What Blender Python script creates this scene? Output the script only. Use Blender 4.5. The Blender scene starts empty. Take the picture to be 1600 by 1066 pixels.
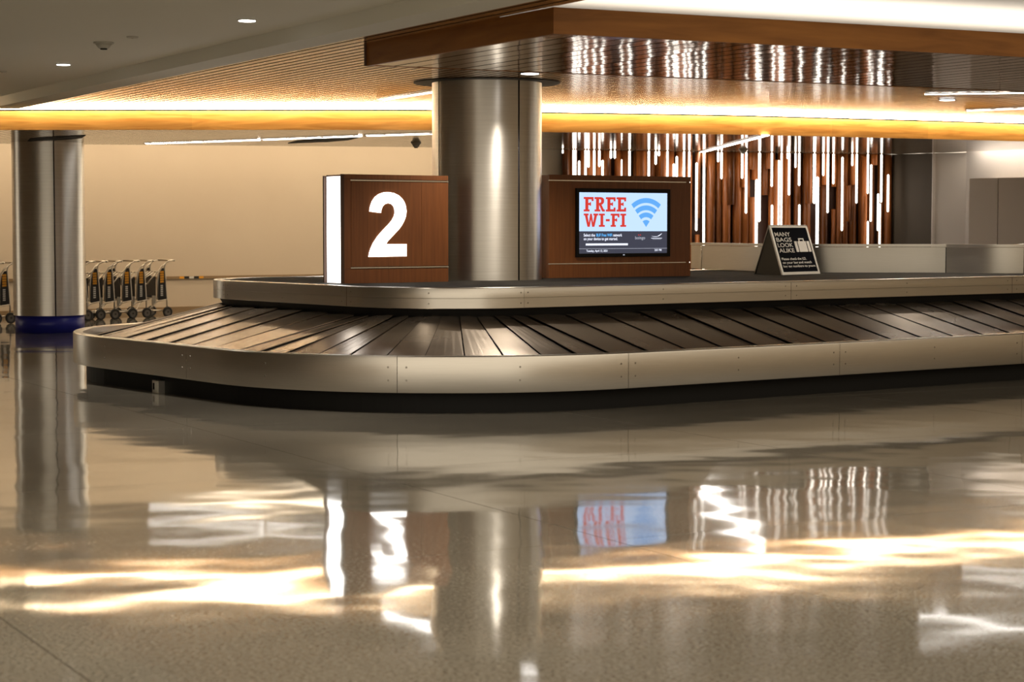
import bpy, bmesh, math, random
from mathutils import Vector, Matrix
random.seed(7)
sc = bpy.context.scene
COL = sc.collection
PI = math.pi

# ------------------------------------------------------------------ camera
CAMH = 1.5
F = 3111.1                      # focal length in pixels of the 1600 px wide frame (70 mm)
HOR = 355.0                     # row of the horizon
PIT = math.atan((533 - HOR) / F)
cam = bpy.data.cameras.new('camera')
cam.sensor_width = 36.0
cam.lens = F / 1600 * 36
cam.clip_end = 200
cam.dof.use_dof = True
cam.dof.focus_distance = 19.5
cam.dof.aperture_fstop = 4.0
cam_o = bpy.data.objects.new('camera', cam)
COL.objects.link(cam_o)
cam_o.location = (0, 0, CAMH)
cam_o.rotation_euler = (PI / 2 - PIT, 0, 0)
sc.camera = cam_o

# ------------------------------------------------------------------ world, exposure
wd = bpy.data.worlds.new('world')
sc.world = wd
wd.use_nodes = True
bg = wd.node_tree.nodes['Background']
bg.inputs[0].default_value = (1.0, 0.86, 0.66, 1)
bg.inputs[1].default_value = 1.15
sc.view_settings.view_transform = 'Standard'
sc.view_settings.look = 'None'
sc.view_settings.gamma = 1
sc.view_settings.use_curve_mapping = False
sc.view_settings.exposure = 0.35

E_COVE = 27.0
E_WASH = 11.0
E_UP = 1.5
E_LIN = 14.0
E_TUBE = 2.6
E_DOWN = 40.0

# ------------------------------------------------------------------ helpers
def U(px, py, z):
    """point of the photograph at a known height -> plan position"""
    u = (533 - py) / F; v = (px - 800) / F
    c, s = math.cos(PIT), math.sin(PIT)
    d = Vector((v, c + u * s, -s + u * c))
    k = (z - CAMH) / d.z
    return Vector((d.x * k, d.y * k))
def ZX(px, py, Y):
    """height and x of a pixel at a known distance Y"""
    u = (533 - py) / F; v = (px - 800) / F
    c, s = math.cos(PIT), math.sin(PIT)
    d = Vector((v, c + u * s, -s + u * c))
    return CAMH + d.z * Y / d.y, v * Y / d.y

def mesh(name, verts, faces, smooth=False):
    m = bpy.data.meshes.new(name)
    m.from_pydata([tuple(v) for v in verts], [], faces)
    if smooth:
        m.polygons.foreach_set('use_smooth', [True] * len(m.polygons))
    m.update()
    return m
def fixn(m):
    b = bmesh.new(); b.from_mesh(m)
    bmesh.ops.recalc_face_normals(b, faces=b.faces)
    b.to_mesh(m); b.free(); return m
def obj(name, me, mat=None, parent=None, world=True, kind=None):
    o = bpy.data.objects.new(name, me)
    COL.objects.link(o)
    if mat is not None and me is not None:
        if len(me.materials) == 0: me.materials.append(mat)
    if parent is not None:
        o.parent = parent
        if world:
            p = Vector((0, 0, 0)); q = parent
            while q is not None:
                p += q.location; q = q.parent
            # parents of world-space meshes are never rotated
            if parent.parent is not None or parent.type == 'EMPTY':
                o.matrix_parent_inverse = Matrix.Translation(-ROOTLOC.get(parent.name, Vector((0, 0, 0))))
            ROOTLOC[o.name] = Vector((0, 0, 0))
    if kind: o['kind'] = kind
    return o
ROOTLOC = {}
def thing(name, label, cat, loc=(0, 0, 0), rz=0.0, group=None):
    o = bpy.data.objects.new(name, None)
    COL.objects.link(o)
    o.empty_display_size = 0.1
    o.location = loc; o.rotation_euler = (0, 0, rz)
    ROOTLOC[o.name] = Vector(loc)
    o['label'] = label; o['category'] = cat
    if group: o['group'] = group
    return o
def tag(o, label, cat, group=None):
    o['label'] = label; o['category'] = cat
    if group: o['group'] = group
    return o
def struct(name, me, mat, label=None, cat=None):
    o = obj(name, me, mat); o['kind'] = 'structure'
    if label: o['label'] = label
    if cat: o['category'] = cat
    return o

BOXF = [(0, 3, 2, 1), (4, 5, 6, 7), (0, 1, 5, 4), (1, 2, 6, 5), (2, 3, 7, 6), (3, 0, 4, 7)]
def prism(name, pts, z0, z1, smooth=False):
    """vertical prism over a plan polygon (any winding)"""
    a = sum(pts[i][0] * pts[(i + 1) % len(pts)][1] - pts[(i + 1) % len(pts)][0] * pts[i][1] for i in range(len(pts)))
    pts = list(pts) if a > 0 else list(reversed(pts))
    n = len(pts)
    v = [(p[0], p[1], z0) for p in pts] + [(p[0], p[1], z1) for p in pts]
    f = [tuple(reversed(range(n))), tuple(range(n, 2 * n))]
    f += [(i, (i + 1) % n, n + (i + 1) % n, n + i) for i in range(n)]
    return mesh(name, v, f, smooth)
def boxm(name, x0, x1, y0, y1, z0, z1, bevel=0):
    m = prism(name, [(x0, y0), (x1, y0), (x1, y1), (x0, y1)], z0, z1)
    if bevel:
        b = bmesh.new(); b.from_mesh(m)
        bmesh.ops.bevel(b, geom=b.edges[:], offset=bevel, segments=2, affect='EDGES', profile=0.7)
        b.to_mesh(m); b.free()
    return m
def frame_mesh(m, O, u, v, w):
    """map local (x,y,z) of a mesh to world O + x u + y v + z w"""
    M = Matrix(((u[0], v[0], w[0], O[0]), (u[1], v[1], w[1], O[1]), (u[2], v[2], w[2], O[2]), (0, 0, 0, 1)))
    m.transform(M)
    if M.to_3x3().determinant() < 0: m.flip_normals()
    m.update()
    return m
def sweep(name, path, profile, offs, closed=False, smooth=True, cap=True):
    """profile [(d,z)] swept along plan path; offs(i,d) gives the plan point of path sample i moved inwards by d"""
    n = len(path); k = len(profile); v = []; f = []
    for i in path:
        for d, z in profile:
            p = offs(i, d); v.append((p[0], p[1], z))
    for i in range(n - 1 + (1 if closed else 0)):
        a = i * k; b = ((i + 1) % n) * k
        for j in range(k - 1):
            f.append((a + j, b + j, b + j + 1, a + j + 1))
    m = mesh(name, v, f, smooth)
    uvl = m.uv_layers.new(name='UVMap')
    for lp in m.loops:
        q_, j_ = divmod(lp.vertex_index, k); uvl.data[lp.index].uv = (path[q_], profile[j_][1] + profile[j_][0])
    fixn(m)
    if smooth: m.set_sharp_from_angle(angle=math.radians(32))
    return m
def tube(verts, faces, path, r, seg=8, cap=True):
    """append a tube along 3-D points to vert and face lists"""
    P = [Vector(p) for p in path]; base = len(verts); n = len(P); prev = None
    for i in range(n):
        t = (P[min(i + 1, n - 1)] - P[max(i - 1, 0)]).normalized()
        if prev is None:
            a = t.cross(Vector((0, 0, 1)))
            if a.length < 1e-3: a = t.cross(Vector((1, 0, 0)))
        else:
            a = prev - t * prev.dot(t)
        a.normalize(); prev = a; b = t.cross(a)
        for s in range(seg):
            q = 2 * PI * s / seg
            verts.append(P[i] + (a * math.cos(q) + b * math.sin(q)) * r)
    for i in range(n - 1):
        for s in range(seg):
            faces.append((base + i * seg + s, base + i * seg + (s + 1) % seg, base + (i + 1) * seg + (s + 1) % seg, base + (i + 1) * seg + s))
    if cap:
        faces.append(tuple(base + s for s in reversed(range(seg))))
        faces.append(tuple(base + (n - 1) * seg + s for s in range(seg)))
def tubes(name, paths, r, seg=8):
    v, f = [], []
    for p in paths: tube(v, f, p, r, seg)
    return fixn(mesh(name, v, f, True))
def cyl(name, c, r, z0, z1, seg=48, a0=0.0, a1=None, r2=None):
    """solid vertical cylinder, or an open curved sheet between two angles"""
    if r2 is None: r2 = r
    if a1 is None:
        A = [2 * PI * i / seg for i in range(seg)]
        v = [(c[0] + r * math.cos(a), c[1] + r * math.sin(a), z0) for a in A] + [(c[0] + r2 * math.cos(a), c[1] + r2 * math.sin(a), z1) for a in A]
        f = [tuple(reversed(range(seg))), tuple(range(seg, 2 * seg))] + [(i, (i + 1) % seg, seg + (i + 1) % seg, seg + i) for i in range(seg)]
        m = mesh(name, v, f)
        for p in m.polygons: p.use_smooth = len(p.vertices) == 4
        return m
    A = [a0 + (a1 - a0) * i / seg for i in range(seg + 1)]; th = 0.006
    v = []; f = []
    for a in A:
        for rr, z in ((r, z0), (r, z1), (r - th, z1), (r - th, z0)):
            v.append((c[0] + rr * math.cos(a), c[1] + rr * math.sin(a), z))
    for i in range(seg):
        for j in range(4):
            f.append((i * 4 + j, i * 4 + (j + 1) % 4, i * 4 + 4 + (j + 1) % 4, i * 4 + 4 + j))
    f.append((0, 1, 2, 3)); f.append((seg * 4 + 3, seg * 4 + 2, seg * 4 + 1, seg * 4))
    m = mesh(name, v, f)
    uvl = m.uv_layers.new(name='UVMap')
    for lp in m.loops:
        uvl.data[lp.index].uv = (A[lp.vertex_index // 4] * r, v[lp.vertex_index][2])
    fixn(m)
    for p in m.polygons: p.use_smooth = abs(p.normal.z) < .5 and len(p.vertices) == 4
    m.set_sharp_from_angle(angle=math.radians(32))
    return m
def polym(name, pts, th):
    """flat plate: 2-D outline in local x,z, thickness along -y"""
    n = len(pts)
    b = bmesh.new()
    vs = [b.verts.new((p[0], 0, p[1])) for p in pts]
    fc = b.faces.new(vs)
    r = bmesh.ops.extrude_face_region(b, geom=[fc])
    for g in r['geom']:
        if isinstance(g, bmesh.types.BMVert): g.co.y -= th
    bmesh.ops.triangulate(b, faces=[q for q in b.faces if len(q.verts) > 4])
    bmesh.ops.recalc_face_normals(b, faces=b.faces)
    m = bpy.data.meshes.new(name); b.to_mesh(m); b.free()
    return m
def textm(name, s, width=None, height=0.1, bold=0.0, th=0.001, spacing=1.0, shear=0.0):
    """lettering as a mesh in local x,z, front towards -y; lower left corner at the origin"""
    cu = bpy.data.curves.new(name, 'FONT')
    cu.body = s; cu.size = 1.0; cu.offset = bold; cu.extrude = 0.0; cu.space_character = spacing; cu.shear = shear
    cu.resolution_u = 4
    o = bpy.data.objects.new(name, cu); COL.objects.link(o)
    dg = bpy.context.evaluated_depsgraph_get()
    m = bpy.data.meshes.new_from_object(o.evaluated_get(dg))
    bpy.data.objects.remove(o)
    xs = [v.co.x for v in m.vertices]; ys = [v.co.y for v in m.vertices]
    x0, x1, y0, y1 = min(xs), max(xs), min(ys), max(ys)
    k = height / 0.73
    kx = width / (x1 - x0) if width else k
    for v in m.vertices:
        v.co = Vector(((v.co.x - x0) * kx, -th, v.co.y * k))
    m.materials.clear(); m.name = name
    return m

# ------------------------------------------------------------------ materials
def mat(name, col, rough=0.5, metal=0.0, spec=0.5, em=None, es=0.0, coat=0.0, aniso=0.0):
    m = bpy.data.materials.new(name); m.use_nodes = True
    b = m.node_tree.nodes['Principled BSDF']
    b.inputs['Base Color'].default_value = (*col, 1)
    b.inputs['Roughness'].default_value = rough
    b.inputs['Metallic'].default_value = metal
    b.inputs['Specular IOR Level'].default_value = spec
    b.inputs['Coat Weight'].default_value = coat
    b.inputs['Coat Roughness'].default_value = 0.08
    b.inputs['Anisotropic'].default_value = aniso
    if em:
        b.inputs['Emission Color'].default_value = (*em, 1)
        b.inputs['Emission Strength'].default_value = es
    return m
def nodes(m): return m.node_tree.nodes, m.node_tree.links, m.node_tree.nodes['Principled BSDF']
def grain(m, scale, c1, c2, detail=4, rand=0.0, bump=0.0, rough=None, lo=0.3, hi=0.7, nscale=1.0, dist=0.0):
    """colour from a noise stretched by `scale` (x,y,z) in world space, plus per-object variation"""
    N, L, b = nodes(m)
    g = N.new('ShaderNodeNewGeometry'); mp = N.new('ShaderNodeMapping'); mp.inputs['Scale'].default_value = scale
    no = N.new('ShaderNodeTexNoise'); no.inputs['Scale'].default_value = nscale; no.inputs['Detail'].default_value = detail
    no.inputs['Distortion'].default_value = dist
    L.new(g.outputs['Position'], mp.inputs[0]); L.new(mp.outputs[0], no.inputs['Vector'])
    r = N.new('ShaderNodeValToRGB')
    r.color_ramp.elements[0].color = (*c1, 1); r.color_ramp.elements[1].color = (*c2, 1)
    r.color_ramp.elements[0].position = lo; r.color_ramp.elements[1].position = hi
    L.new(no.outputs['Fac'], r.inputs[0]); out = r.outputs[0]
    if rand:
        oi = N.new('ShaderNodeObjectInfo'); mr = N.new('ShaderNodeMapRange')
        mr.inputs['To Min'].default_value = 1 - rand; mr.inputs['To Max'].default_value = 1 + rand
        L.new(oi.outputs['Random'], mr.inputs[0])
        mx = N.new('ShaderNodeMix'); mx.data_type = 'RGBA'; mx.blend_type = 'MULTIPLY'; mx.inputs[0].default_value = 1
        L.new(out, mx.inputs[6]); L.new(mr.outputs[0], mx.inputs[7]); out = mx.outputs[2]
    L.new(out, b.inputs['Base Color'])
    if bump:
        bp = N.new('ShaderNodeBump'); bp.inputs['Distance'].default_value = bump; bp.inputs['Strength'].default_value = 1
        L.new(no.outputs['Fac'], bp.inputs['Height']); L.new(bp.outputs[0], b.inputs['Normal'])
    if rough:
        mr2 = N.new('ShaderNodeMapRange'); mr2.inputs['To Min'].default_value = rough[0]; mr2.inputs['To Max'].default_value = rough[1]
        L.new(no.outputs['Fac'], mr2.inputs[0]); L.new(mr2.outputs[0], b.inputs['Roughness'])
    return m
def glow(name, col, s):
    return mat(name, (0.8, 0.8, 0.8), 0.4, em=col, es=s)

def brushed(m, an, rot=0.0):
    N, L, b = nodes(m)
    t = N.new('ShaderNodeTangent'); t.direction_type = 'UV_MAP'; t.uv_map = 'UVMap'
    L.new(t.outputs[0], b.inputs['Tangent'])
    b.inputs['Anisotropic'].default_value = an; b.inputs['Anisotropic Rotation'].default_value = rot
    return m
M = {}
M['white_paint'] = mat('white_paint', (.80, .77, .72), .6)
M['grey_paint'] = mat('grey_paint', (.85, .83, .74), .7)
M['soffit_paint'] = mat('soffit_paint', (.80, .79, .72), .7)
M['wall_beige'] = grain(mat('wall_beige', (.6, .5, .38), .45), (.6, .6, .6), (.56, .46, .34), (.60, .50, .375))
M['black'] = mat('black', (.006, .006, .006), .6, spec=.2)
M['black_rubber'] = mat('black_rubber', (.012, .012, .012), .5)
M['dark_gap'] = mat('dark_gap', (.01, .007, .005), .8, spec=.1)
M['steel'] = grain(mat('steel', (.6, .57, .52), .28, 1), (4, 4, 420), (.55, .525, .48), (.61, .58, .535), rough=(.26, .33)); brushed(M['steel'], .45, .25)
M['steel_dark'] = grain(mat('steel_dark', (.5, .47, .42), .3, 1), (4, 4, 420), (.56, .53, .48), (.62, .59, .535), rough=(.36, .48))
M['column_steel'] = grain(mat('column_steel', (.62, .59, .55), .30, 1), (2, 2, 60), (.70, .67, .625), (.78, .75, .70), rough=(.30, .40)); brushed(M['column_steel'], .75, .25)
M['plate'] = grain(mat('plate', (.25, .2, .16), .3, .85), (2.2, 2.2, 2.2), (.36, .295, .235), (.46, .385, .31), rough=(.21, .31), rand=.16, detail=2.5, dist=0.0)
M['deck'] = grain(mat('deck', (.05, .045, .04), .85, spec=.08), (6, 6, 6), (.018, .016, .014), (.045, .040, .034), rand=.15)
M['rivet'] = mat('rivet', (.35, .33, .30), .35, 1)
M['chrome'] = mat('chrome', (.75, .73, .70), .25, 1)
M['laminate'] = grain(mat('laminate', (.2, .08, .03), .45), (45, 45, 2.0), (.170, .052, .012), (.235, .076, .018))
M['laminate_edge'] = mat('laminate_edge', (.07, .028, .012), .5)
M['cove_wood'] = grain(mat('cove_wood', (.5, .27, .08), .35), (1.2, 1.2, 14), (.33, .150, .028), (.56, .300, .080), rand=.16, detail=6, dist=1.2)
M['fascia_wood'] = grain(mat('fascia_wood', (.2, .08, .02), .45, spec=.25), (1.5, 1.5, 14), (.20, .072, .010), (.32, .125, .022), rand=.05, detail=5, dist=.4)
M['slat_wood'] = grain(mat('slat_wood', (.45, .29, .15), .16), (3, 3, 3), (.40, .205, .075), (.52, .285, .115), rand=.17, rough=(.12, .2))
M['slat_gloss'] = grain(mat('slat_gloss', (.3, .17, .08), .08), (2.5, 2.5, 2.5), (.27, .14, .055), (.36, .195, .085), rand=.12, rough=(.05, .11), bump=.0032)
M['slat_low'] = grain(mat('slat_low', (.42, .30, .18), .10), (3, 3, 3), (.38, .275, .17), (.47, .345, .22), rand=.10, rough=(.06, .12))
M['blue'] = mat('blue', (.02, .026, .34), .35)
M['navy_seam'] = mat('navy_seam', (.01, .01, .02), .5)
M['collar'] = mat('collar', (.045, .05, .05), .5)
M['batten'] = grain(mat('batten', (.33, .12, .04), .30, spec=.35), (20, 20, 2), (.19, .055, .012), (.31, .100, .024), rand=.55)
M['batten_back'] = mat('batten_back', (.045, .015, .006), .5)
M['panel_dark'] = mat('panel_dark', (.085, .066, .045), .55, spec=.3)
M['panel_grey'] = mat('panel_grey', (.78, .73, .67), .5)
M['cabinet'] = mat('cabinet', (.62, .54, .44), .5)
M['screen_bezel'] = mat('screen_bezel', (.006, .006, .007), .3, spec=.15)
M['cart_metal'] = mat('cart_metal', (.55, .49, .41), .3, 1)
M['cart_panel'] = mat('cart_panel', (.012, .012, .013), .4)
M['cart_dark'] = mat('cart_dark', (.045, .04, .035), .5)
M['tire'] = mat('tire', (.03, .028, .025), .6)
M['wheel_hub'] = mat('wheel_hub', (.17, .15, .13), .5)
M['print_yellow'] = mat('print_yellow', (.75, .33, .02), .5)
M['print_white'] = mat('print_white', (.62, .60, .56), .5)
M['sign_black'] = mat('sign_black', (.003, .003, .005), .7, spec=.02)
M['sign_frame'] = mat('sign_frame', (.58, .53, .45), .4, .3)
M['sign_white'] = mat('sign_white', (.70, .64, .56), .5)
M['sign_side'] = mat('sign_side', (.030, .028, .020), .5, spec=.2)
M['rail'] = mat('rail', (.26, .17, .085), .5)
M['plastic_white'] = mat('plastic_white', (.55, .53, .47), .5)
M['plastic_grey'] = mat('plastic_grey', (.42, .38, .31), .5)
M['cove_led'] = glow('cove_led', (1.0, .80, .52), E_COVE)
M['wash_led'] = glow('wash_led', (1.0, .80, .56), E_WASH)
M['slot_led'] = glow('slot_led', (1.0, .88, .76), 15.0)
M['up_led'] = glow('up_led', (1.0, .90, .78), E_UP)
M['linear_led'] = glow('linear_led', (1.0, .95, .88), E_LIN)
M['tube_led'] = glow('tube_led', (1.0, .90, .78), E_TUBE)
M['down_led'] = glow('down_led', (1.0, .93, .82), E_DOWN)
M['small_led'] = glow('small_led', (1.0, .95, .9), 8.0)
M['sign_led'] = glow('sign_led', (1.0, .96, .90), 4.0)
M['scr_blue'] = glow('scr_blue', (.50, .68, .98), .95)
M['scr_dark'] = glow('scr_dark', (.055, .058, .085), .75)
M['scr_red'] = glow('scr_red', (.66, .045, .03), .85)
M['scr_icon'] = glow('scr_icon', (.11, .36, .80), .95)
M['scr_cyan'] = glow('scr_cyan', (.10, .45, .95), 1.0)
M['scr_white'] = glow('scr_white', (.82, .86, 1.0), .95)
M['scr_grey'] = glow('scr_grey', (.45, .47, .55), .8)
for k in ('scr_blue', 'scr_dark', 'scr_red', 'scr_icon', 'scr_cyan', 'scr_white', 'scr_grey'):
    M[k].node_tree.nodes['Principled BSDF'].inputs['Base Color'].default_value = (.02, .02, .02, 1)
    M[k].node_tree.nodes['Principled BSDF'].inputs['Roughness'].default_value = .3
    M[k].node_tree.nodes['Principled BSDF'].inputs['Specular IOR Level'].default_value = .1

# polished terrazzo: speckle, low roughness and long shallow waves
fl = mat('terrazzo', (.17, .15, .12), .07, spec=.55)
N, L, B = nodes(fl)
g = N.new('ShaderNodeNewGeometry')
n1 = N.new('ShaderNodeTexNoise'); n1.inputs['Scale'].default_value = 55; n1.inputs['Detail'].default_value = 5; n1.inputs['Roughness'].default_value = .75
n2 = N.new('ShaderNodeTexNoise'); n2.inputs['Scale'].default_value = .55; n2.inputs['Detail'].default_value = 4
n3 = N.new('ShaderNodeTexNoise'); n3.inputs['Scale'].default_value = .9; n3.inputs['Detail'].default_value = 2.0; n3.inputs['Roughness'].default_value = .42
for n in (n1, n2, n3): L.new(g.outputs['Position'], n.inputs['Vector'])
r1 = N.new('ShaderNodeValToRGB')
r1.color_ramp.elements[0].position = .36; r1.color_ramp.elements[0].color = (.085, .076, .061, 1)
r1.color_ramp.elements[1].position = .66; r1.color_ramp.elements[1].color = (.315, .288, .240, 1)
L.new(n1.outputs['Fac'], r1.inputs[0])
mr = N.new('ShaderNodeMapRange'); mr.inputs['From Min'].default_value = .3; mr.inputs['From Max'].default_value = .7
mr.inputs['To Min'].default_value = .85; mr.inputs['To Max'].default_value = 1.15
L.new(n2.outputs['Fac'], mr.inputs[0])
mx = N.new('ShaderNodeMix'); mx.data_type = 'RGBA'; mx.blend_type = 'MULTIPLY'; mx.inputs[0].default_value = 1
L.new(r1.outputs[0], mx.inputs[6]); L.new(mr.outputs[0], mx.inputs[7]); L.new(mx.outputs[2], B.inputs['Base Color'])
mr2 = N.new('ShaderNodeMapRange'); mr2.inputs['To Min'].default_value = .03; mr2.inputs['To Max'].default_value = .085
L.new(n2.outputs['Fac'], mr2.inputs[0]); L.new(mr2.outputs[0], B.inputs['Roughness'])
bp = N.new('ShaderNodeBump'); bp.inputs['Strength'].default_value = 1; bp.inputs['Distance'].default_value = .009
L.new(n3.outputs['Fac'], bp.inputs['Height']); L.new(bp.outputs[0], B.inputs['Normal'])
M['terrazzo'] = fl

# ------------------------------------------------------------------ directions and levels
TB = Vector((math.sin(math.radians(62)), math.cos(math.radians(62))))     # building, along
NB = Vector((-TB.y, TB.x))                                                # building, across
def bn(c, n): return TB * c + NB * n
Z_UP, Z_CAN, Z_LOW, Z_GREY, Z_SOF, Z_HIGH = 2.98, 2.80, 2.70, 3.065, 2.95, 3.25

# ------------------------------------------------------------------ floor
M['floor_bed'] = mat('floor_bed', (.10, .09, .075), .3)
fo = struct('floor', prism('floor', [(-24, -12), (24, -12), (24, 44), (-24, 44)], -.12, -.012), M['floor_bed'])
SL = 3.05
slab = prism('slab', [(.003, .003), (SL - .003, .003), (SL - .003, SL - .003), (.003, SL - .003)], -.02, 0)
slab.materials.append(M['terrazzo'])
j0 = U(60, 1008, 0)
c0 = j0.dot(TB); n0 = j0.dot(NB) + 1.1
ang = math.atan2(TB.y, TB.x)
for i in range(-9, 12):
    for j in range(-4, 14):
        p = bn(c0 + i * SL, n0 + j * SL); q = bn(c0 + (i + .5) * SL, n0 + (j + .5) * SL)
        if q.y < 3.5 or q.y > 43 or abs(q.x) > 4 + q.y * .42: continue
        o = bpy.data.objects.new('slab', slab); COL.objects.link(o)
        o.location = (p.x, p.y, 0); o.rotation_euler = (0, 0, ang); o.parent = fo

# ------------------------------------------------------------------ ceilings
FPX = [(-420, 203.5), (0, 202.7), (300, 202.5), (675, 202.9), (846, 205.8), (1000, 207.6), (1160, 210), (1300, 213.2), (1450, 216.6), (1600, 220.4), (1850, 227)]
FAS = [U(x, y, Z_LOW) for x, y in FPX]
def catmull(P, k=6):
    out = []
    for i in range(len(P) - 1):
        p0, p1, p2, p3 = P[max(i - 1, 0)], P[i], P[i + 1], P[min(i + 2, len(P) - 1)]
        for s in range(k):
            t = s / k
            out.append(.5 * ((2 * p1) + (p2 - p0) * t + (2 * p0 - 5 * p1 + 4 * p2 - p3) * t * t + (3 * p1 - p0 - 3 * p2 + p3) * t ** 3))
    out.append(P[-1]); return out
FASC = catmull(FAS)
BACK = [U(-420, 222.5, Z_LOW), U(0, 224.7, Z_LOW), U(600, 229.5, Z_LOW), U(800, 232, Z_LOW), U(870, 234, Z_LOW), U(1386, 241.6, Z_LOW), U(1459, 239, Z_LOW), U(1512, 239, Z_LOW) + Vector((.05, -.02)), U(1516, 238.7, Z_LOW) + Vector((-.1, -.42)), U(1620, 234.5, Z_LOW) + Vector((-.2, -.4)), U(1850, 228, Z_LOW) + Vector((-.2, -.4))]
def hit(poly, c):
    """smallest n where the line at building coordinate c crosses the polyline"""
    r = []
    for a, b in zip(poly[:-1], poly[1:]):
        ca, cb = a.dot(TB), b.dot(TB)
        if (ca - c) * (cb - c) <= 0 and ca != cb:
            t = (c - ca) / (cb - ca); r.append(a.dot(NB) + (b.dot(NB) - a.dot(NB)) * t)
    return min(r) if r else None
def offs_poly(P, d):
    out = []
    for i in range(len(P)):
        t = (P[min(i + 1, len(P) - 1)] - P[max(i - 1, 0)]).normalized()
        out.append(P[i] + Vector((-t.y, t.x)) * d)
    return out
rt = random.Random(5)
def twist(me, o, d, half, amp):
    """tilt a board a hair about its length, as hung boards are"""
    k = rt.uniform(-amp, amp) / half
    for v in me.vertices: v.co.z += ((v.co.xy - o).dot(d)) * k
def dark_sides(o):
    me = o.data; me.materials.append(M['dark_gap'])
    for p in me.polygons:
        if abs(p.normal.z) < .5: p.material_index = 1
    return o
def slat(parent, c, w, na, nb_, z, m, th=.022, cut=0.0):
    me = prism('slat', [bn(c, na), bn(c + w, na + cut * 0), bn(c + w, nb_), bn(c, nb_)], z, z + th)
    twist(me, bn(c + w / 2, 0), TB, w / 2, .0002)
    return dark_sides(obj('slat', me, m, parent))

# upper slatted ceiling
cu_o = struct('ceiling', prism('ceiling', [bn(6.64, 10.5), bn(6.64, 14.2), bn(21.5, 14.2), bn(21.5, 30), bn(5.9, 30), bn(5.9, 10.5)], Z_UP + .03, Z_UP + .07), M['dark_gap'])
pitch, gap = .118, .026
c = 2.0
NJ = U(450, 110, Z_UP).dot(NB)
CAN_C0 = U(573, 102.5, Z_CAN).dot(TB)
while c < 20.6:
    e1 = hit(offs_poly(FASC, .02), c + pitch / 2)
    if e1 is not None:
        s1 = 11.2 if c < CAN_C0 - .05 else 14.35
        if c < 6.0: s1 = max(U(0, 167, Z_SOF).dot(NB) - 2 - (6.1 - c) * 0, 17.0)
        if c >= 5.95:
            if s1 < NJ - .3 < e1 - .3:
                slat(cu_o, c, pitch - gap, s1, NJ - .004, Z_UP, M['slat_wood']); slat(cu_o, c, pitch - gap, NJ + .004, e1, Z_UP, M['slat_wood'])
            else: slat(cu_o, c, pitch - gap, s1, e1, Z_UP, M['slat_wood'])
    c += pitch

# lower slatted ceiling behind the cove fascia
lowpoly = offs_poly(FASC, .03) + list(reversed(BACK))
cl_o = struct('ceiling', prism('ceiling', lowpoly, Z_LOW + .03, Z_LOW + .06), M['dark_gap'])
c = 0.0
while c < 24:
    a = hit(offs_poly(FASC, .03), c + pitch / 2); b = hit(BACK, c + pitch / 2)
    if a is not None and b is not None and b - a > .2:
        slat(cl_o, c, pitch - .012, a, b, Z_LOW, M['slat_low'], .02)
    c += pitch

# cove fascia: boards end to end along the curve
tr = obj('trim_1', None); tr['kind'] = 'structure'; tr.name = 'trim_1'
joints = [0]
ac = 0
BL = [i for i in range(0, len(FASC), 6)]
for a, b in zip(BL[:-1], BL[1:]):
    seg = FASC[a:b + 1]
    back = offs_poly(FASC, .03)[a:b + 1]
    obj('fascia_board', prism('fascia_board', seg + list(reversed(back)), Z_LOW - .004, Z_UP - .05), M['cove_wood'], tr, world=False)
f1 = offs_poly(FASC, -.05); f2 = offs_poly(FASC, -.09)
o = obj('cove_light_strip', prism('cove_light_strip', f1 + list(reversed(f2)), Z_UP - .036, Z_UP - .006), M['cove_led'])
tag(o, 'glowing warm strip light tucked along the top of the curved wooden cove', 'strip light')

# grey plaster ceiling with its dropped soffit
NF = 10.8            # the low ceilings are cut short here to let world light in from the camera side
sf = U(560, 59, Z_SOF).dot(TB); sn = U(560, 42.5, Z_SOF).dot(TB)
cg = struct('ceiling', prism('ceiling', [bn(sn + .01, NF), bn(sn + .01, 34), bn(sn - 14, 34), bn(sn - 14, NF)], Z_GREY, Z_GREY + .08), M['grey_paint'])
so = struct('trim_2', prism('trim_2', [bn(sf, NF), bn(sf, 26.5), bn(sn, 26.5), bn(sn, NF)], Z_SOF, Z_GREY + .35), M['soffit_paint'])

# high white ceiling above the canopy
ch = struct('ceiling', prism('ceiling', [bn(sf - .01, NF), bn(24, NF), bn(24, 20), bn(sf - .01, 20)], Z_HIGH, Z_HIGH + .08), M['white_paint'])
struct('wall_back', prism('wall_back', [bn(sf, 16.2), bn(24, 16.2), bn(24, 16.3), bn(sf, 16.3)], Z_UP + .07, Z_HIGH), M['white_paint'])

# ------------------------------------------------------------------ wooden canopy over the carousel
k1 = U(865, 52, Z_CAN); k2 = U(573, 102.5, Z_CAN); k3 = U(1600, 88.5, Z_CAN)
k4 = k1 + (k3 - k1) * 1.9
k5 = k2 + (k4 - k1)
cn = thing('ceiling_canopy', 'dropped wooden ceiling canopy with deep brown fascia above the carousel', 'canopy', (k1.x, k1.y, Z_CAN))
ul = (k3 - k1).normalized(); ue = (k2 - k1).normalized(); LE = (k2 - k1).length; LL = (k4 - k1).length
TOP = 2.975
def kq(a, b): return k1 + ul * a + ue * b
obj('fascia_board', prism('fascia_board', [kq(0, 0), kq(LL, 0), kq(LL, .03), kq(.0, .03)], Z_CAN - .003, TOP), M['fascia_wood'], cn)
me = prism('fascia_board', [kq(0, .03), kq(.03, .03), kq(.03, LE * .27), kq(0, LE * .27)], Z_CAN - .003, TOP); obj('fascia_board', me, M['fascia_wood'], cn)
me = prism('fascia_board', [kq(0, LE * .27), kq(.03, LE * .27), kq(.03, LE), kq(0, LE)], Z_CAN - .003, 3.055); obj('fascia_board', me, M['fascia_wood'], cn)
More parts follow.
